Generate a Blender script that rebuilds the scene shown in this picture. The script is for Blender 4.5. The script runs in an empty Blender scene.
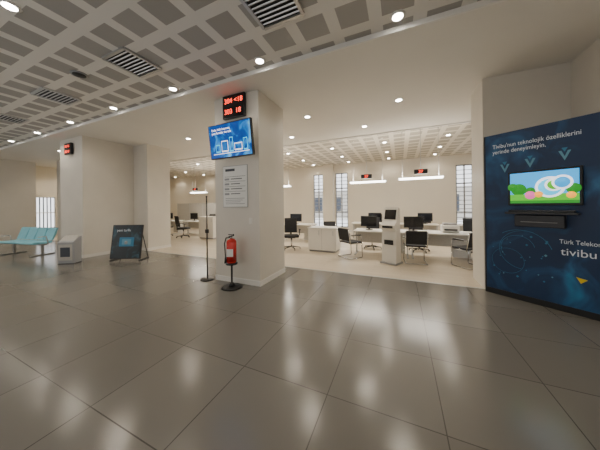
import bpy, bmesh, math, random
from mathutils import Vector, Matrix
random.seed(4)
S=bpy.context.scene
COL=S.collection
H=1.55; ZS=3.77; ZT=3.84; ZO=3.84

# ---------------- materials ----------------
def mat(name,col,rough=0.5,metal=0.0,emis=None,es=0.0,noise=0.0,nscale=6.0,spec=None,bump=0.0):
    m=bpy.data.materials.new(name); m.use_nodes=True
    nt=m.node_tree; b=nt.nodes['Principled BSDF']
    b.inputs['Base Color'].default_value=(*col,1); b.inputs['Roughness'].default_value=rough
    b.inputs['Metallic'].default_value=metal
    if spec is not None: b.inputs['Specular IOR Level'].default_value=spec
    if emis: 
        b.inputs['Emission Color'].default_value=(*emis,1); b.inputs['Emission Strength'].default_value=es
    if noise>0 or bump>0:
        tc=nt.nodes.new('ShaderNodeTexCoord'); n=nt.nodes.new('ShaderNodeTexNoise')
        n.inputs['Scale'].default_value=nscale; n.inputs['Detail'].default_value=4
        nt.links.new(tc.outputs['Object'],n.inputs['Vector'])
        if noise>0:
            r=nt.nodes.new('ShaderNodeValToRGB')
            r.color_ramp.elements[0].position=0.3; r.color_ramp.elements[1].position=0.7
            r.color_ramp.elements[0].color=(*[c*(1-noise) for c in col],1)
            r.color_ramp.elements[1].color=(*[min(1,c*(1+noise)) for c in col],1)
            nt.links.new(n.outputs['Fac'],r.inputs['Fac']); nt.links.new(r.outputs['Color'],b.inputs['Base Color'])
        if bump>0:
            bp=nt.nodes.new('ShaderNodeBump'); bp.inputs['Strength'].default_value=bump; bp.inputs['Distance'].default_value=0.01
            nt.links.new(n.outputs['Fac'],bp.inputs['Height']); nt.links.new(bp.outputs['Normal'],b.inputs['Normal'])
    return m

def brickmat(name,c1,c2,cm,w,h,ms,off,rough,offset=0.0,noise=0.12,bump=0.15,spec=0.5,smooth=0.0):
    m=bpy.data.materials.new(name); m.use_nodes=True; nt=m.node_tree; b=nt.nodes['Principled BSDF']
    tc=nt.nodes.new('ShaderNodeTexCoord'); mp=nt.nodes.new('ShaderNodeMapping')
    mp.inputs['Location'].default_value=(off[0],off[1],0)
    br=nt.nodes.new('ShaderNodeTexBrick'); br.offset=offset; br.squash=1
    br.inputs['Scale'].default_value=1; br.inputs['Brick Width'].default_value=w; br.inputs['Row Height'].default_value=h
    br.inputs['Mortar Size'].default_value=ms; br.inputs['Mortar Smooth'].default_value=smooth
    br.inputs['Color1'].default_value=(*c1,1); br.inputs['Color2'].default_value=(*c2,1); br.inputs['Mortar'].default_value=(*cm,1)
    nt.links.new(tc.outputs['Object'],mp.inputs['Vector']); nt.links.new(mp.outputs['Vector'],br.inputs['Vector'])
    n=nt.nodes.new('ShaderNodeTexNoise'); n.inputs['Scale'].default_value=1.6; n.inputs['Detail'].default_value=2
    nt.links.new(tc.outputs['Object'],n.inputs['Vector'])
    mx=nt.nodes.new('ShaderNodeMix'); mx.data_type='RGBA'; mx.blend_type='MULTIPLY'; mx.inputs['Factor'].default_value=1
    mr=nt.nodes.new('ShaderNodeMapRange'); mr.inputs['To Min'].default_value=1-noise; mr.inputs['To Max'].default_value=1+noise
    nt.links.new(n.outputs['Fac'],mr.inputs['Value'])
    nt.links.new(br.outputs['Color'],mx.inputs['A']); nt.links.new(mr.outputs['Result'],mx.inputs['B'])
    nt.links.new(mx.outputs['Result'],b.inputs['Base Color'])
    b.inputs['Roughness'].default_value=rough
    bp=nt.nodes.new('ShaderNodeBump'); bp.inputs['Strength'].default_value=bump; bp.inputs['Distance'].default_value=0.004; bp.invert=True
    nt.links.new(br.outputs['Fac'],bp.inputs['Height']); nt.links.new(bp.outputs['Normal'],b.inputs['Normal'])
    b.inputs['Specular IOR Level'].default_value=spec
    return m

M={}
M['floor']=brickmat('floor_tile',(.158,.149,.132),(.180,.170,.151),(.07,.065,.058),.83,.83,.004,(-.27,-.1),.2,bump=.2,spec=.55,noise=.03)
M['wood']=brickmat('light_laminate',(.56,.48,.36),(.62,.54,.42),(.42,.35,.27),1.2,.18,.003,(0,0),.3,offset=.5,noise=.04)
M['ctile']=brickmat('perforated_ceiling',(.36,.345,.32),(.39,.375,.35),(.76,.74,.69),.5,.5,.075,(.25,.0),.6,bump=.2,noise=.03)
M['otile']=brickmat('office_ceiling_panel',(.46,.42,.35),(.50,.46,.39),(.80,.75,.66),.5,.5,.075,(.25,.0),.6,bump=.2,noise=.03)
M['plaster']=mat('white_plaster',(.68,.64,.57),.6,noise=.03,nscale=1.5,bump=.05)
M['soffit']=mat('soffit_paint',(.78,.75,.69),.6,noise=.02,nscale=1)
M['col']=mat('column_paint',(.70,.66,.59),.5,noise=.03,nscale=2,bump=.04)
M['trim']=mat('trim_white',(.8,.78,.74),.35)
M['owall']=mat('office_wall_paint',(.78,.72,.61),.6,noise=.02,nscale=1)
M['black']=mat('black_plastic',(.012,.012,.013),.35)
M['rubber']=mat('dark_fabric',(.02,.02,.022),.8,noise=.2,nscale=30)
M['chrome']=mat('brushed_steel',(.6,.6,.6),.25,1.0)
M['alu']=mat('aluminium',(.55,.55,.55),.4,.8)
M['white']=mat('white_laminate',(.80,.77,.71),.3)
M['grey']=mat('grey_plastic',(.28,.28,.28),.45)
M['dgrey']=mat('charcoal_plastic',(.022,.022,.026),.3)
M['lgrey']=mat('light_grey_partition',(.50,.48,.44),.6,noise=.05,nscale=20)
M['red']=mat('extinguisher_red',(.55,.015,.01),.25)
M['label']=mat('paper_label',(.85,.85,.83),.5)
M['teal']=mat('blue_vinyl',(.25,.60,.72),.45,noise=.05,nscale=5)
M['redled']=mat('red_led',(.3,0,0),.5,emis=(1,.05,.02),es=5)
M['dot']=mat('lamp_lens',(1,1,1),.4,emis=(1,.93,.82),es=40)
M['bar']=mat('tube_diffuser',(1,1,1),.4,emis=(1,.97,.9),es=12)
M['blk2']=mat('vent_dark',(.03,.03,.03),.6)
M['ink']=mat('print_ink',(.06,.07,.09),.6)
M['inkg']=mat('print_grey',(.35,.36,.38),.6)
M['txt']=mat('print_white',(.75,.8,.85),.5,emis=(.7,.8,.9),es=.06)  # white print with a faint glow added to its colour
M['yellow']=mat('print_yellow',(.8,.6,.02),.5)
M['cyan']=mat('print_cyan',(.03,.20,.36),.5)
M['lcyan']=mat('print_pale_blue',(.12,.32,.45),.5)
M['scr_on']=mat('monitor_glass',(.01,.01,.012),.15)
def em(name,c,s): return mat(name,c,.4,emis=c,es=s)
M['e_sky']=em('screen_blue',(.03,.35,.75),1.3); M['e_green']=em('screen_green',(.08,.42,.02),1.3)
M['e_dkgreen']=em('screen_dark_green',(.02,.22,.02),1.2)
M['e_white']=em('screen_white',(.8,.8,.85),1.8); M['e_pink']=em('screen_pink',(.7,.12,.35),1.4); M['e_yel']=em('screen_orange',(.9,.35,.03),1.6)
M['e_cyan']=em('screen_cyan',(.05,.5,.8),1.6)
def gradmat(name,cols,scale,es,rough):
    m=bpy.data.materials.new(name); m.use_nodes=True; nt=m.node_tree; b=nt.nodes['Principled BSDF']
    tc=nt.nodes.new('ShaderNodeTexCoord'); n=nt.nodes.new('ShaderNodeTexNoise'); n.inputs['Scale'].default_value=scale; n.inputs['Detail'].default_value=3; n.inputs['Distortion'].default_value=1.2
    r=nt.nodes.new('ShaderNodeValToRGB')
    while len(r.color_ramp.elements)<len(cols): r.color_ramp.elements.new(.5)
    for i,(p,c) in enumerate(cols):
        r.color_ramp.elements[i].position=p; r.color_ramp.elements[i].color=(*c,1)
    nt.links.new(tc.outputs['Object'],n.inputs['Vector']); nt.links.new(n.outputs['Fac'],r.inputs['Fac'])
    nt.links.new(r.outputs['Color'],b.inputs['Base Color']); b.inputs['Roughness'].default_value=rough
    if es: nt.links.new(r.outputs['Color'],b.inputs['Emission Color']); b.inputs['Emission Strength'].default_value=es
    return m
M['navy']=gradmat('navy_print',[(.0,(.005,.018,.055)),(.48,(.007,.027,.08)),(.59,(.012,.065,.16)),(.76,(.03,.17,.34))],1.6,.07,.4)  # print pattern also glows faintly, though the panel is no lamp
M['scrblue']=gradmat('advert_screen',[(.0,(.0,.02,.16)),(.5,(.0,.06,.32)),(.6,(.02,.22,.6)),(.78,(.2,.6,1))],3.0,.9,.2)
M['poster']=gradmat('dark_poster',[(.0,(.004,.008,.010)),(.52,(.006,.014,.018)),(.66,(.02,.07,.10)),(.85,(.15,.15,.14))],4.0,0,.3)

# ---------------- mesh builder ----------------
class B:
    def __init__(s): s.bm=bmesh.new(); s.mats=[]
    def mi(s,k):
        if k not in s.mats: s.mats.append(k)
        return s.mats.index(k)
    def _fin(s,verts,k,M4=None,smooth=False):
        if M4 is not None: bmesh.ops.transform(s.bm,matrix=M4,verts=verts)
        i=s.mi(k)
        for f in {f for v in verts for f in v.link_faces}:
            f.material_index=i; f.smooth=smooth
    def box(s,x0,x1,y0,y1,z0,z1,k,bev=0,rot=None):
        r=bmesh.ops.create_cube(s.bm,size=1); vs=r['verts']
        c=Vector(((x0+x1)/2,(y0+y1)/2,(z0+z1)/2))
        bmesh.ops.scale(s.bm,vec=(x1-x0,y1-y0,z1-z0),verts=vs)
        if bev>0:
            es=list({e for v in vs for e in v.link_edges})
            r=bmesh.ops.bevel(s.bm,geom=es,offset=bev,segments=2,affect='EDGES',profile=.5)
            vs=list({v for f in r['faces'] for v in f.verts}|{v for v in vs if v.is_valid})
        m=Matrix.Translation(c)
        if rot is not None: m=m@rot
        s._fin(vs,k,m)
        return s
    def cyl(s,p0,p1,r,k,r2=None,seg=20,smooth=True):
        p0=Vector(p0);p1=Vector(p1);d=p1-p0
        q=d.to_track_quat('Z','Y').to_matrix().to_4x4()
        rr=bmesh.ops.create_cone(s.bm,cap_ends=True,segments=seg,radius1=r,radius2=r if r2 is None else r2,depth=d.length)
        s._fin(rr['verts'],k,Matrix.Translation((p0+p1)/2)@q,smooth)
        return s
    def sph(s,c,r,k,sc=(1,1,1)):
        rr=bmesh.ops.create_uvsphere(s.bm,u_segments=20,v_segments=12,radius=r)
        s._fin(rr['verts'],k,Matrix.Translation(c)@Matrix.Diagonal((*sc,1)),True); return s
    def tube(s,pts,r,k):
        for a,b in zip(pts[:-1],pts[1:]):
            s.cyl(a,b,r,k,seg=10)
        for p in pts[1:-1]: s.sph(p,r,k)
        return s
    def prism(s,prof,x0,x1,k,smooth=False):
        """profile in (y,z) extruded along x"""
        a=[s.bm.verts.new((x0,y,z)) for y,z in prof]; b=[s.bm.verts.new((x1,y,z)) for y,z in prof]
        n=len(prof); s.bm.faces.new(a); s.bm.faces.new(b[::-1])
        for i in range(n): s.bm.faces.new((a[i],b[i],b[(i+1)%n],a[(i+1)%n]))
        s._fin(a+b,k,None,smooth); return s
    def flat(s,pts,k):
        vs=[s.bm.verts.new(p) for p in pts]; s.bm.faces.new(vs); s._fin(vs,k); return s
    def obj(s,name,loc=(0,0,0),rz=0,parent=None):
        bmesh.ops.recalc_face_normals(s.bm,faces=s.bm.faces)
        me=bpy.data.meshes.new(name); s.bm.to_mesh(me); s.bm.free()
        for k in s.mats: me.materials.append(M[k])
        o=bpy.data.objects.new(name,me); COL.objects.link(o); o.location=loc; o.rotation_euler=(0,0,rz)
        if parent: o.parent=parent
        return o
def text(name,body,size,loc,k,parent,rx=math.pi/2,rz=0,align='LEFT',ext=.001,sy=1):
    cu=bpy.data.curves.new(name,'FONT'); cu.body=body; cu.size=size; cu.align_x=align; cu.extrude=ext
    o=bpy.data.objects.new(name+'_t',cu); COL.objects.link(o)
    bpy.context.view_layer.update()
    dg=bpy.context.evaluated_depsgraph_get()
    me=bpy.data.meshes.new_from_object(o.evaluated_get(dg)); COL.objects.unlink(o); bpy.data.objects.remove(o)
    me.name=name
    me.materials.clear(); me.materials.append(M[k])
    t=bpy.data.objects.new(name,me); COL.objects.link(t); t.location=loc; t.rotation_euler=(rx,0,rz); t.scale=(1,sy,1); t.parent=parent
    return t
def box(name,x0,x1,y0,y1,z0,z1,k): return B().box(x0,x1,y0,y1,z0,z1,k).obj(name)

# ---------------- shell ----------------
XL=-17.6; XR=2.50; XO=6.0; YB=-3.5; YO=5.05; YW=12.7
box('floor',XL-.2,XO+.2,YB-.2,YO,-.1,0,'floor')
box('floor_office',XL-.2,XO+.2,YO,YW+.2,-.1,0,'wood')
box('trim_floor',-8.1,1.37,YO-.02,YO+.02,0,.004,'alu')
box('ceiling',XL-.2,XR+.2,YB-.2,3.2,ZT,ZT+.1,'ctile')
box('ceiling_soffit',XL-.2,XO+.2,3.2,7.5,ZS,ZS+.17,'soffit')
box('ceiling_office',XL-.2,XO+.2,7.5,YW+.2,ZO,ZO+.1,'otile')
box('wall_right',XR,XR+.2,YB,5.7,0,ZT,'plaster')
box('wall_left',-16.4,-16.2,YB,4.8,0,ZT,'plaster')
box('wall_partition',-14.8,-8.88,YO,YO+.25,0,ZS,'plaster')
box('wall_corridor',-14.8,-14.6,YO+.25,8.0,0,ZS,'owall')
# rear wall behind the camera; unseen glazing added to brighten the hall
rw=[(-15.5,-12.5),(-11.5,-8.5),(-7.5,-4.5),(-3.5,-.5)]
b=B(); x=XL-.2
for a,c in rw:
    b.box(x,a,YB-.2,YB,0,ZT,'plaster'); b.box(a,c,YB-.2,YB,0,.3,'plaster'); b.box(a,c,YB-.2,YB,3.2,ZT,'plaster'); x=c
b.box(x,XR+.2,YB-.2,YB,0,ZT,'plaster'); b.obj('wall_rear')
for i,(a,c) in enumerate(rw):
    b=B()
    for j in range(4): xx=a+(c-a-.06)*j/3; b.box(xx,xx+.06,YB-.15,YB-.05,.3,3.2,'dgrey')
    for z in (.3,2.3,3.14): b.box(a,c,YB-.15,YB-.05,z,z+.06,'dgrey')
    o=b.obj('window_%d'%(10+i))  # unseen frames of the added rear glazing
    l=bpy.data.lights.new('rear_fill','AREA'); l.shape='RECTANGLE'; l.size=2.9; l.size_y=2.7; l.energy=24; l.color=(1,.97,.92)  # added fill lamp lighting the hall from behind, in place of daylight
    lo=bpy.data.objects.new('rear_fill',l); COL.objects.link(lo); lo.parent=o; lo.location=((a+c)/2,YB-.25,1.8); lo.rotation_euler=(math.radians(105),0,0)
box('facade_outside',-25,8,-9.3,-9,-.1,12,'grey')
b=B()
b.box(-17.6,-17.4,4.8,5.05,0,ZS,'owall').box(-17.6,-17.4,5.9,8.2,0,ZS,'owall').box(-17.6,-17.4,5.05,5.9,0,.45,'owall').box(-17.6,-17.4,5.05,5.9,2.15,ZS,'owall')
b.box(-17.4,-16.4,4.7,4.8,0,ZS,'owall')
b.obj('wall_corridor_left')
box('wall_corridor_end',-17.4,-14.6,8.0,8.2,0,ZS,'owall')
b=B()
for y in (5.05,5.86): b.box(-17.55,-17.45,y,y+.04,.45,2.15,'trim')
for z in (.45,1.28,2.11): b.box(-17.55,-17.45,5.05,5.9,z,z+.04,'trim')
for i in range(1,6): b.cyl((-17.58,5.05+i*.14,.45),(-17.58,5.05+i*.14,2.15),.025,'ink',seg=8)
b.obj('window_4')
box('wall_office_right',XO,XO+.2,YO,YW,0,ZO,'owall')
box('wall_office_left',-17.8,-17.6,8.2,YW,0,ZO,'owall')
wins=[(-4.75,-4.1),(-3.4,-2.68),(2.42,3.1),(-8.2,-7.5),(-12.2,-11.4)]
zb,zt=.25,3.35
ws=sorted(wins); b=B(); x=-17.8
for a,c in ws:
    b.box(x,a,YW,YW+.25,0,ZO,'owall'); b.box(a,c,YW,YW+.25,0,zb,'owall'); b.box(a,c,YW,YW+.25,zt,ZO,'owall'); x=c
b.box(x,XO+.2,YW,YW+.25,0,ZO,'owall')
b.obj('wall_back')
for i,(a,c) in enumerate(wins):
    if i==3: n=5
    elif i==4: n=6
    else: n=i+1
    b=B()
    for xx in (a,c-.05,(a+c)/2-.025): b.box(xx,xx+.05,YW+.04,YW+.12,zb,zt,'grey')
    for z in (zb,1.1,2.45,zt-.05): b.box(a,c,YW+.04,YW+.12,z,z+.05,'grey')
    for j in range(1,15): b.cyl((a,YW+.2,zb+j*.205),(c,YW+.2,zb+j*.205),.016,'grey',seg=8)
    b.box(a-.05,c+.05,YW-.06,YW-.002,zb-.04,zb,'trim')
    b.obj('window_%d'%n)
b=B(); b.box(-30,20,26,27,-.1,3.2,'lgrey')
for i in range(20): b.box(-28+i*2.3,-27+i*2.3,25.95,26,.8,2.4,'ink')
b.obj('building_outside')
b=B(); b.box(-4.05,-3.45,YW-.35,YW-.002,0,ZO,'owall'); b.obj('wall_pilaster')
b=B(); b.box(-2.6,2.0,YW-.02,YW-.002,.0,.1,'trim'); b.obj('baseboard_back')
B().box(-16.2,-16.18,YB,4.8,0,.1,'trim').obj('baseboard_left')
B().box(XR-.02,XR,YB,4.0,0,.1,'trim').obj('baseboard_right')
b=B(); b.box(XL,XO,7.44,7.5,ZS-.03,ZS,'trim'); b.obj('trim_1')
b=B(); b.box(XL,XR,3.17,3.2,ZS-.0,ZT,'trim'); b.obj('trim_2')

# ---------------- columns ----------------
def column(x0,x1,y0,y1,k='col',base=True):
    b=B(); b.box(x0,x1,y0,y1,0,ZS,k)
    t=.012
    if base: b.box(x0-t,x1+t,y0-t,y1+t,.0,.10,'trim')
    return b.obj('column')
c_main=column(-3.56,-2.46,3.62,4.62)
column(-10.3,-8.88,3.6,5.05)
column(-8.88,-8.1,5.05,5.9)
column(1.37,2.50,5.02,5.72,base=False)

# ---------------- ceiling fixtures ----------------
def downlight(x,y,z,p,name='recessed_downlight'):
    b=B(); b.cyl((0,0,-.012),(0,0,-.001),.085,'trim',r2=.095,seg=28); b.cyl((0,0,-.016),(0,0,-.012),.06,'dot',seg=24)
    o=b.obj(name,(x,y,z))
    if p>0:
        l=bpy.data.lights.new('lamp','SPOT'); l.energy=p; l.spot_size=math.radians(150); l.spot_blend=.6; l.shadow_soft_size=.07; l.color=(1,.89,.73)
        lo=bpy.data.objects.new('lamp',l); COL.objects.link(lo); lo.parent=o; lo.location=(0,0,-.03)
for y in (1.0,3.0):
    for x in (2,0,-2,-4,-6,-8,-10,-12,-14): downlight(x,y,ZT,(34 if x>-5 else 46) if (y>2 or x<-3) else 26)
downlight(-4,-1,ZT,26);downlight(0,-1,ZT,26);downlight(-9,-1,ZT,44)
for x in (0,-2.1,-4.2,-6.3,-12,): downlight(x,5.25 if x>-10 else 4.2,ZS,40)
def vent(x,y):
    b=B(); s=.27
    b.box(-s,s,-s,s,-.008,-.001,'blk2')
    for a in (-1,1):
        b.box(-s,s,a*s-.02,a*s+.02,-.03,-.001,'alu'); b.box(a*s-.02,a*s+.02,-s,s,-.03,-.001,'alu')
    for i in range(1,9):
        yy=-s+i*2*s/9; b.box(-s,s,yy-.010,yy+.010,-.025,-.012,'alu',rot=Matrix.Rotation(.5,4,'X'))
    b.obj('ceiling_vent',(x,y,ZT))
for x in (-1.3,-3.85,-6.4,-9): vent(x,2.2)
def spk(x,y):
    b=B(); b.cyl((0,0,-.015),(0,0,-.001),.12,'grey',seg=24); b.cyl((0,0,-.02),(0,0,-.014),.09,'blk2',seg=24); b.obj('ceiling_speaker',(x,y,ZT))
spk(-5,2.0)
for y in (8.9,10.6,12.1):
    for x in (3.5,1.5,-.5,-2.5,-4.5,-7,-10,-13,-16):
        downlight(x,y,ZO,44 if y<11 else 34)
downlight(-16,5.9,ZS,100); downlight(-16,7.2,ZS,80)
for x in (-.9,-3.2,-5.5): downlight(x,6.6,ZS,42)
# pendants
def pendant(x,y,sign=True):
    b=B(); z=2.32; w=.62
    b.box(-w,w,-.07,.07,z,z+.05,'white',.01); b.box(-w+.02,w-.02,-.055,.055,z-.012,z,'bar'); b.box(-w+.01,w-.01,-.074,-.07,z+.008,z+.042,'bar')
    for a in (-.5,.5): b.cyl((a,0,z+.05),(a,0,ZO-.001),.004,'alu',seg=6)
    b.cyl((-.5,0,ZO-.02),(-.5,0,ZO-.001),.04,'white'); b.cyl((.5,0,ZO-.02),(.5,0,ZO-.001),.04,'white')
    o=b.obj('pendant_light',(x,y,0))
    l=bpy.data.lights.new('tube','AREA'); l.shape='RECTANGLE'; l.size=1.2; l.size_y=.1; l.energy=34; l.color=(1,.92,.80)
    lo=bpy.data.objects.new('tube',l); COL.objects.link(lo); lo.parent=o; lo.location=(0,0,z-.02)
    l=bpy.data.lights.new('uplight','AREA'); l.shape='RECTANGLE'; l.size=1.2; l.size_y=.1; l.energy=20; l.color=(1,.92,.80)
    lo=bpy.data.objects.new('uplight',l); COL.objects.link(lo); lo.parent=o; lo.location=(0,0,z+.07); lo.rotation_euler=(math.pi,0,0)
    if sign:
        b=B(); b.box(-.18,.18,-.03,.03,2.44,2.58,'black',.006)
        b.cyl((0,0,2.58),(0,0,ZO-.001),.008,'alu',seg=8)
        o=b.obj('number_display',(x,y-.25,0))
        text('digits','27',.12,(0,-.032,2.47),'redled',o,align='CENTER')
pendant(.58,7.9);pendant(-1.05,8.3);pendant(-4.7,8.3);pendant(-10.6,9.5);pendant(-8.2,9.5)

# ---------------- main column fittings ----------------
def led_board(x,y,z,w,h,rows,ts):
    b=B(); b.box(-w/2,w/2,-.06,0,-h/2,h/2,'black',.008); b.box(-w/2+.02,w/2-.02,-.063,-.06,-h/2+.02,h/2-.02,'scr_on')
    b.box(-.05,.05,0,.012,-.05,.05,'alu')
    o=b.obj('queue_number_display',(x,y,z))
    for i,r in enumerate(rows):
        text('digits_%d'%(i+1),r,ts,(-w/2+.05,-.0645,h/2-.06-ts*.75-i*(h/len(rows))*.92),'redled',o)
led_board(-3.0,3.605,3.53,.54,.46,['304 <18','303  18'],.135)
led_board(-9.6,3.585,3.42,.42,.36,['301 16','302 18'],.10)

b=B(); w,h=1.02,.64
b.box(-w/2,w/2,-.03,.03,-h/2,h/2,'black',.008); b.box(-w/2+.02,w/2-.02,-.033,-.03,-h/2+.02,h/2-.02,'scrblue')
b.box(-.2,.2,.03,.06,-.15,.15,'black'); b.box(-.05,.05,.05,.30,-.04,.04,'alu')
tv=b.obj('wall_mounted_television',(-2.86,3.30,2.77)); tv.rotation_euler=(math.radians(7),0,math.radians(-2))
text('caption','Daha hizli internet,\nyeni firsatlar burada',.06,(-.42,-.035,.20),'e_white',tv)
b=B()
for i,(x,z,ww,hh,k) in enumerate([(-.34,-.2,.10,.14,'e_cyan'),(-.20,-.2,.16,.20,'e_white'),(0,-.21,.08,.26,'e_cyan'),(.11,-.2,.18,.13,'e_white'),(.32,-.21,.09,.21,'e_cyan')]):
    b.box(x,x+ww,-.037,-.034,z,z+hh,k,.0); b.box(x+.01,x+ww-.01,-.039,-.037,z+.02,z+hh-.015,'scrblue')
b.box(-.42,.44,-.036,-.034,-.235,-.225,'e_white')
o=b.obj('graphic',(0,0,0),parent=tv)

b=B(); b.box(-.31,.31,-.012,0,-.42,.42,'inkg',.003); b.box(-.30,.30,-.014,-.012,-.41,.41,'label')
b.box(-.24,.0,-.016,-.014,.31,.36,'ink')
for i in range(4):
    z=.20-i*.10
    b.box(-.26,.26,-.016,-.014,z-.003,z+.003,'ink'); b.box(-.26,-.14,-.016,-.014,z-.07,z-.03,'inkg'); b.box(-.10,.18-.05*(i%2),-.016,-.014,z-.055,z-.04,'ink')
for i in range(4): 
    z=-.24-i*.036; b.box(-.24,.24-.05*(i%3),-.016,-.014,z-.005,z+.005,'inkg')
b.obj('wall_notice_poster',(-3.03,3.618,1.94))
b=B(); b.box(-.04,.04,-.01,0,-.06,.06,'white',.004); b.box(-.02,.02,-.014,-.01,-.02,.03,'trim',.002); b.obj('light_switch',(-2.66,3.618,1.25))

# fire extinguisher
b=B()
b.cyl((0,0,0),(0,0,.03),.20,'black',r2=.17,seg=32); b.cyl((0,.0,.03),(0,.0,.09),.07,'black',r2=.03)
b.cyl((0,.0,.05),(0,.0,.46),.018,'black'); b.cyl((0,0,.44),(0,0,.47),.11,'black')
b.cyl((0,.115,.40),(0,.115,1.0),.012,'black'); b.box(-.012,.012,0,.12,.40,.43,'black')
b.cyl((0,0,.47),(0,0,.50),.08,'red',r2=.092); b.cyl((0,0,.50),(0,0,.86),.092,'red',seg=28); b.sph((0,0,.86),.092,'red',(1,1,.75))
b.cyl((0,0,.92),(0,0,.97),.028,'chrome'); b.box(-.02,.02,-.10,.05,.97,.985,'black',.003); b.box(-.02,.02,-.11,.04,1.0,1.015,'black',.003,rot=Matrix.Rotation(-.15,4,'X'))
b.cyl((.03,0,.95),(.06,0,.95),.022,'label'); 
b.tube([(-.02,0,.95),(-.10,-.01,.94),(-.13,-.01,.84),(-.12,-.01,.66),(-.115,-.01,.58)],.011,'black'); b.cyl((-.115,-.01,.58),(-.115,-.01,.46),.014,'black',r2=.026)
b.box(-.058,.058,-.098,-.07,.60,.74,'label',.004)
b.obj('fire_extinguisher',(-2.94,3.38,0),.35)
b=B(); b.cyl((0,0,0),(0,0,.02),.14,'dgrey',seg=28); b.cyl((0,0,.02),(0,0,1.75),.014,'dgrey'); b.sph((0,0,1.75),.02,'dgrey'); b.box(-.03,.03,-.03,.03,.98,1.06,'black',.01)
b.obj('sign_post',(-3.74,3.55,0))

# floor-standing poster board
b=B(); R=Matrix.Rotation(math.radians(-9),4,'X')
b.box(-.44,.44,-.02,.02,.05,1.03,'black',.006,rot=R); b.box(-.41,.41,-.026,-.021,.08,1.0,'poster',rot=R)
b.box(-.44,-.40,-.1,.30,0,.03,'black'); b.box(.40,.44,-.1,.30,0,.03,'black')
b.cyl((-.42,.28,.02),(-.42,.04,.8),.012,'black'); b.cyl((.42,.28,.02),(.42,.04,.8),.012,'black')
o=b.obj('floor_poster_stand',(-7.3,3.95,0),math.radians(24))
b=B(); b.box(-.20,.22,-.003,.003,-.13,.13,'cyan'); b.box(-.12,.14,-.005,-.003,-.08,.08,'lcyan'); b.cyl((0,-.007,-.02),(0,-.005,-.02),.05,'inkg')
g=b.obj('print_picture',(0,-.03,.54),parent=o); g.rotation_euler=(math.radians(-9),0,0)
text('heading','yeni tarife',.10,(-.30,.018,.84),'txt',o,rx=math.radians(81))
# grey leaflet stand by the left column
b=B(); b.prism([(-.12,.02),(.12,.02),(.14,.74),(.10,.74),(-.14,.60)],-.20,.20,'inkg')
b.prism([(-.145,.58),(-.125,.58),(.09,.76),(.075,.77)],-.18,.18,'lgrey'); b.box(-.17,.17,-.145,-.13,.10,.54,'lgrey',.004); b.box(-.12,.12,-.149,-.144,.2,.46,'ink'); b.box(-.20,.20,-.13,.13,0,.02,'dgrey')
b.obj('leaflet_stand',(-8.5,3.15,0),math.radians(30))

# bench
b=B(); n=4; L=1.8
for i in range(n):
    x0=-L/2+i*L/n+.02; x1=x0+L/n-.04
    b.prism([(-.31,.40),(-.32,.43),(-.28,.46),(-.1,.445),(.10,.44),(.16,.46),(.18,.43),(.12,.39),(-.25,.385)],x0,x1,'teal')
    b.prism([(.15,.48),(.19,.47),(.27,.66),(.32,.83),(.335,.86),(.31,.88),(.275,.85),(.22,.68)],x0,x1,'teal')
    b.cyl(((x0+x1)/2,.10,.40),((x0+x1)/2,.25,.60),.012,'alu')
b.box(-L/2+.05,L/2-.05,-.03,.05,.32,.38,'alu',.01)
for x in (-L/2+.2,L/2-.2):
    b.box(x-.03,x+.03,-.02,.04,.03,.32,'alu'); b.box(x-.03,x+.03,-.3,.32,0,.035,'alu',.008)
for x in (-L/2,L/2): b.tube([(x,.05,.36),(x,.0,.62),(x,-.2,.62)],.015,'alu')
b.obj('waiting_bench',(-11.5,3.2,0),math.radians(10))

# ---------------- advert panel on right ----------------
A=Vector((1.36,4.93,0)); E=Vector((2.42,4.17,0)); d=(E-A); L=d.length; ang=math.atan2(d.y,d.x)
b=B(); PH=2.70
b.box(0,L,0,.05,.0,PH,'navy'); b.box(0,L,-.004,0,.0,.09,'black')
b.box(0,.02,-.004,.05,0,PH,'black')
pn=b.obj('advertising_panel',A,ang)
text('headline',"Tivibu'nun teknolojik özelliklerini\nyerinde deneyimleyin.",.072,(.12,-.002,2.46),'txt',pn,sy=1.3)
text('maker_text',"Türk Telekom",.066,(.87,-.002,.96),'txt',pn,sy=1.3)
text('service_text',"tivibu",.145,(.88,-.002,.80),'txt',pn)
b=B()
for t,z in ((.28,2.12),(.58,2.16),(.93,2.21)):
    b.flat([(t-.06,-.004,z+.06),(t-.03,-.004,z+.06),(t,-.004,z-.02),(t+.03,-.004,z+.06),(t+.06,-.004,z+.06),(t,-.004,z-.08)],'lcyan')
    b.flat([(t-.03,-.006,z+.10),(t+.03,-.006,z+.10),(t,-.006,z+.04)],'cyan')
b.flat([(1.02,-.004,.52),(1.12,-.004,.50),(1.06,-.004,.44)],'yellow')
def ring(cx,cz,r,w,k,a0=0,a1=2*math.pi,seg=40):
    for i in range(seg):
        p=a0+(a1-a0)*i/seg;q=a0+(a1-a0)*(i+1)/seg
        b.flat([(cx+r*math.cos(p),-.003,cz+r*math.sin(p)),(cx+(r+w)*math.cos(p),-.003,cz+(r+w)*math.sin(p)),(cx+(r+w)*math.cos(q),-.003,cz+(r+w)*math.sin(q)),(cx+r*math.cos(q),-.003,cz+r*math.sin(q))],k)
ring(.45,.75,.36,.006,'cyan',.3,2.2); ring(.50,.80,.30,.005,'cyan',1.2,4.6); ring(.42,.82,.20,.005,'cyan',.2,3.9); ring(.3,.6,.2,.004,'cyan',0,6.28)
for i in range(26):
    t=random.uniform(.08,.8); z=random.uniform(.3,1.1); s=random.uniform(.006,.02); b.flat([(t-s,-.0035,z),(t,-.0035,z-s),(t+s,-.0035,z),(t,-.0035,z+s)],'lcyan' if i%3==0 else 'cyan')
b.obj('printed_graphics',parent=pn)
b=B(); w,h=.76,.53
b.box(-w/2,w/2,-.05,0,-h/2,h/2,'black',.008)
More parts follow.
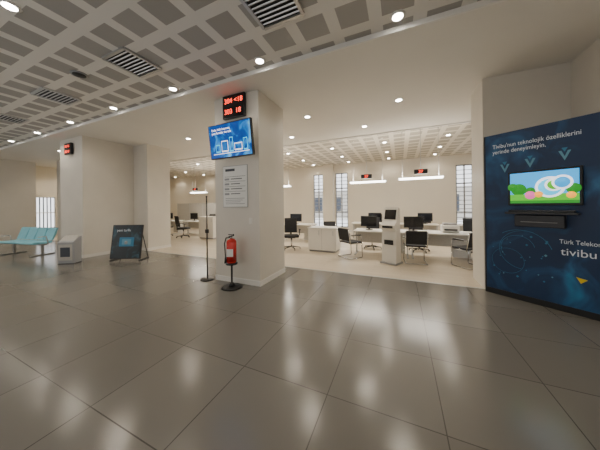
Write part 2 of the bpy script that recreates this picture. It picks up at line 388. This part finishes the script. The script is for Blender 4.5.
b.box(-w/2+.03,w/2-.03,-.053,-.05,-h/2+.035,h/2-.03,'e_sky'); b.box(-w/2+.03,w/2-.03,-.055,-.052,-h/2+.035,-h/2+.17,'e_green')
b.box(-w/2+.03,w/2-.03,-.0553,-.055,-h/2+.035,-h/2+.075,'e_dkgreen')
for cx_,cz_,rr_ in ((-.25,-.02,.09),(-.32,.02,.06),(-.12,-.05,.06),(.3,-.03,.07)):
    b.cyl((cx_,-.0532,cz_),(cx_,-.0538,cz_),rr_,'e_dkgreen',seg=20)
# cartoon rings (white loops over a blue disc)
for i,(cx_,cz_,r_,k_) in enumerate([(.08,.0,.15,'e_white'),(.08,.0,.12,'e_cyan'),(.12,.03,.09,'e_white'),(.12,.03,.065,'e_green'),(.20,.06,.10,'e_white'),(.20,.06,.075,'e_sky'),(-.12,-.11,.06,'e_pink'),(-.03,-.10,.045,'e_yel'),(.28,-.12,.045,'e_yel')]):
    y_=-.0555-i*.0006; b.cyl((cx_,y_,cz_),(cx_,y_-.0005,cz_),r_,k_,seg=32)
b.box(-.15,.15,0,.03,-.12,.12,'black')
o=b.obj('flat_screen_television',(0,0,0)); 
c=A+d.normalized()*.72+Vector((math.sin(ang),-math.cos(ang),0))*.035; o.location=(c.x,c.y,1.765); o.rotation_euler=(0,0,ang)
b=B(); b.box(-.37,.37,-.20,-.002,0,.03,'dgrey',.005); b.box(-.27,.25,-.14,-.02,-.19,-.01,'dgrey',.01); b.box(-.34,.34,-.15,-.07,.03,.06,'dgrey',.008)
b.box(-.2,.18,-.145,-.14,-.12,-.11,'grey')
b.obj('set_top_box_shelf',A+d.normalized()*.70+Vector((0,0,1.37)),ang)

# ---------------- office furniture ----------------
def desk(x,y,w,rz=0,dep=.8,name='office_desk'):
    b=B(); b.box(-w/2,w/2,-dep/2,dep/2,.715,.745,'white',.004)
    for sx in (-1,1):
        X=sx*(w/2-.04); b.box(X-.025,X+.025,-dep/2+.05,dep/2-.05,0,.03,'alu'); b.box(X-.02,X+.02,-.03,.03,.03,.715,'alu'); b.box(X-.02,X+.02,-dep/2+.06,dep/2-.06,.685,.715,'alu')
    b.box(-w/2+.07,w/2-.07,-.01,.01,.35,.70,'lgrey')
    b.box(w/2-.5,w/2-.1,.03,dep/2-.05,.06,.66,'lgrey',.004)
    for i in range(3): b.box(w/2-.35,w/2-.25,dep/2-.05,dep/2-.035,.15+i*.2,.165+i*.2,'alu')
    return b.obj(name,(x,y,0),rz)
def monitor(x,y,rz=0,z=.745):
    b=B(); b.cyl((0,0,0),(0,0,.015),.11,'black'); b.box(-.025,.025,-.01,.015,.01,.18,'black'); b.box(-.27,.27,-.035,-.005,.10,.43,'black',.006); b.box(-.25,.25,-.038,-.035,.12,.41,'scr_on')
    b.box(-.1,.1,-.005,.02,.2,.34,'black',.005)
    return b.obj('computer_monitor',(x,y,z),rz)
def task_chair(x,y,rz):
    b=B()
    for i in range(5):
        a=i*2*math.pi/5; p=(math.cos(a)*.3,math.sin(a)*.3,.07); b.cyl((0,0,.10),p,.022,'black',r2=.015,seg=10); b.cyl((p[0]-.012,p[1],.03),(p[0]+.012,p[1],.03),.03,'black',seg=14)
    b.cyl((0,0,.08),(0,0,.42),.028,'chrome'); b.box(-.13,.13,-.12,.12,.40,.43,'black')
    b.box(-.25,.25,-.25,.24,.43,.51,'rubber',.03)
    prof=[(.22,.56),(.26,.56),(.30,.75),(.33,1.0),(.35,1.08),(.31,1.08),(.28,1.0),(.25,.75)]
    b.prism(prof,-.22,.22,'rubber'); b.box(-.03,.03,.1,.28,.40,.44,'black'); b.box(-.03,.03,.27,.31,.40,.70,'black')
    for s in (-1,1):
        b.tube([(s*.24,.05,.44),(s*.29,.05,.5),(s*.29,.05,.67)],.014,'black'); b.box(s*.29-.03,s*.29+.03,-.12,.14,.67,.70,'black',.008)
    return b.obj('office_chair',(x,y,0),rz)
def visitor_chair(x,y,rz):
    b=B()
    for s in (-1,1):
        b.tube([(s*.25,.24,.02),(s*.25,-.22,.02),(s*.25,-.24,.05),(s*.25,-.22,.44),(s*.25,.18,.43),(s*.25,.26,.84)],.013,'chrome')
        b.tube([(s*.25,-.22,.44),(s*.27,-.2,.65),(s*.27,.22,.67)],.012,'chrome'); b.box(s*.27-.025,s*.27+.025,-.16,.16,.665,.69,'black',.006)
    b.cyl((-.25,.24,.02),(.25,.24,.02),.013,'chrome',seg=10)
    b.box(-.235,.235,-.23,.2,.44,.485,'rubber',.015)
    b.prism([(.17,.52),(.20,.51),(.265,.85),(.235,.86)],-.235,.235,'rubber')
    return b.obj('visitor_chair',(x,y,0),rz)
desk(-.55,7.35,1.55);desk(1.05,7.35,1.55);desk(2.65,7.35,1.55)
monitor(-.9,7.4,math.radians(-18));monitor(.35,7.4,.25);monitor(2.05,7.4,.2)
task_chair(-.9,8.15,0);task_chair(.55,8.2,.3);task_chair(2.0,8.15,0)
visitor_chair(-1.35,6.62,math.radians(140));visitor_chair(.35,6.62,math.radians(185));visitor_chair(1.5,6.62,math.radians(215))
desk(-1.2,10.2,1.5);desk(.6,10.2,1.5);desk(2.6,10.2,1.5);monitor(-1.0,10.2);monitor(.9,10.2,.2)
task_chair(-1.0,10.95,0);task_chair(1,10.95,0)
b=B(); b.box(-.22,.22,-.2,.2,0,.04,'grey',.008); b.prism([(-.14,.04),(.14,.04),(.12,1.0),(.10,1.42),(.02,1.46),(-.08,1.1),(-.20,1.0),(-.20,.92),(-.12,.86)],-.19,.19,'white')
b.box(-.15,.15,-.04,-.01,1.14,1.40,'scr_on',.004,rot=Matrix.Rotation(-.27,4,'X')); b.box(-.12,.12,-.145,-.13,.5,.62,'black'); b.box(-.14,.14,-.205,-.19,.93,.99,'black')
b.obj('queue_ticket_kiosk',(-.22,6.35,0),math.radians(-25))
b=B(); b.box(-.2,.2,-.18,.18,0,.2,'white',.02); b.box(-.15,.15,-.185,-.17,.06,.1,'black'); b.box(-.14,.14,-.28,-.17,.03,.045,'grey'); b.box(-.16,.16,-.1,.15,.2,.25,'grey',.01)
b.obj('desktop_printer',(1.25,7.4,.746),0)
def counter(x,y,w,h=.8,dep=.6):
    b=B(); b.box(-w/2,w/2,-dep/2,dep/2,.06,h-.03,'white',.004); b.box(-w/2-.02,w/2+.02,-dep/2-.02,dep/2+.02,h-.03,h,'white',.005); b.box(-w/2+.03,w/2-.03,-dep/2+.03,dep/2-.03,0,.06,'grey')
    nn=max(2,int(w/.5))
    for i in range(1,nn): b.box(-w/2+i*w/nn-.003,-w/2+i*w/nn+.003,-dep/2-.002,-dep/2+.002,.08,h-.05,'grey')
    for i in range(nn): b.box(-w/2+(i+.8)*w/nn-.008,-w/2+(i+.8)*w/nn+.008,-dep/2-.02,-dep/2,h-.25,h-.1,'alu')
    return b.obj('storage_cabinet',(x,y,0))
counter(-2.35,7.3,.95); counter(-8.4,8.2,.9,1.05); counter(-7.2,10.5,1.4,1.0); counter(-1,12.3,1.6,.8,.5)
task_chair(-3.5,7.1,math.radians(30)); visitor_chair(-2.55,8.75,.5)
desk(-4.0,8.8,1.5); monitor(-4.1,8.8)
desk(-10.2,9.0,1.5);desk(-12.4,9.0,1.5);monitor(-10.4,9.0);monitor(-12.4,9.0);task_chair(-10.2,9.8,0);task_chair(-9.9,7.9,math.pi*.9);task_chair(-11.2,7.9,math.pi*1.1);visitor_chair(-12.6,7.9,math.pi)
b=B()
for i in range(4):
    b.box(-2.4+i*1.2,-1.22+i*1.2,-.03,.03,.08,1.75,'lgrey',.006); b.box(-2.41+i*1.2,-2.38+i*1.2,-.035,.035,0,1.77,'alu')
b.box(2.37,2.41,-.035,.035,0,1.77,'alu')
b.obj('office_partition_screen',(-11.8,10.9,0))

# ---------------- world & camera ----------------
w=bpy.data.worlds.new('world'); S.world=w; w.use_nodes=True
nt=w.node_tree; bg=nt.nodes['Background']; sk=nt.nodes.new('ShaderNodeTexSky'); sk.sky_type='HOSEK_WILKIE'; sk.turbidity=8; sk.sun_direction=(-.4,-.6,.7)
mx=nt.nodes.new('ShaderNodeMix'); mx.data_type='RGBA'; mx.inputs['Factor'].default_value=.75; mx.inputs['B'].default_value=(.95,.97,1,1)
nt.links.new(sk.outputs[0],mx.inputs['A']); nt.links.new(mx.outputs['Result'],bg.inputs['Color']); bg.inputs['Strength'].default_value=3.2
th=math.atan2(100,225); s_,c_=math.sin(th),math.cos(th)
F=Vector((-s_,c_,0)); R_=Vector((c_,s_,0)); Z=Vector((0,0,1)); ph=math.radians(.7)
r=R_*math.cos(ph)-Z*math.sin(ph); u=Z*math.cos(ph)+R_*math.sin(ph)
mw=Matrix(((r.x,u.x,-F.x,0),(r.y,u.y,-F.y,0),(r.z,u.z,-F.z,H),(0,0,0,1)))
cd=bpy.data.cameras.new('camera'); cam=bpy.data.objects.new('camera',cd); COL.objects.link(cam); cam.matrix_world=mw
cd.sensor_width=36; cd.lens=13.5; cd.shift_y=-20/600; cd.clip_start=.05
S.camera=cam
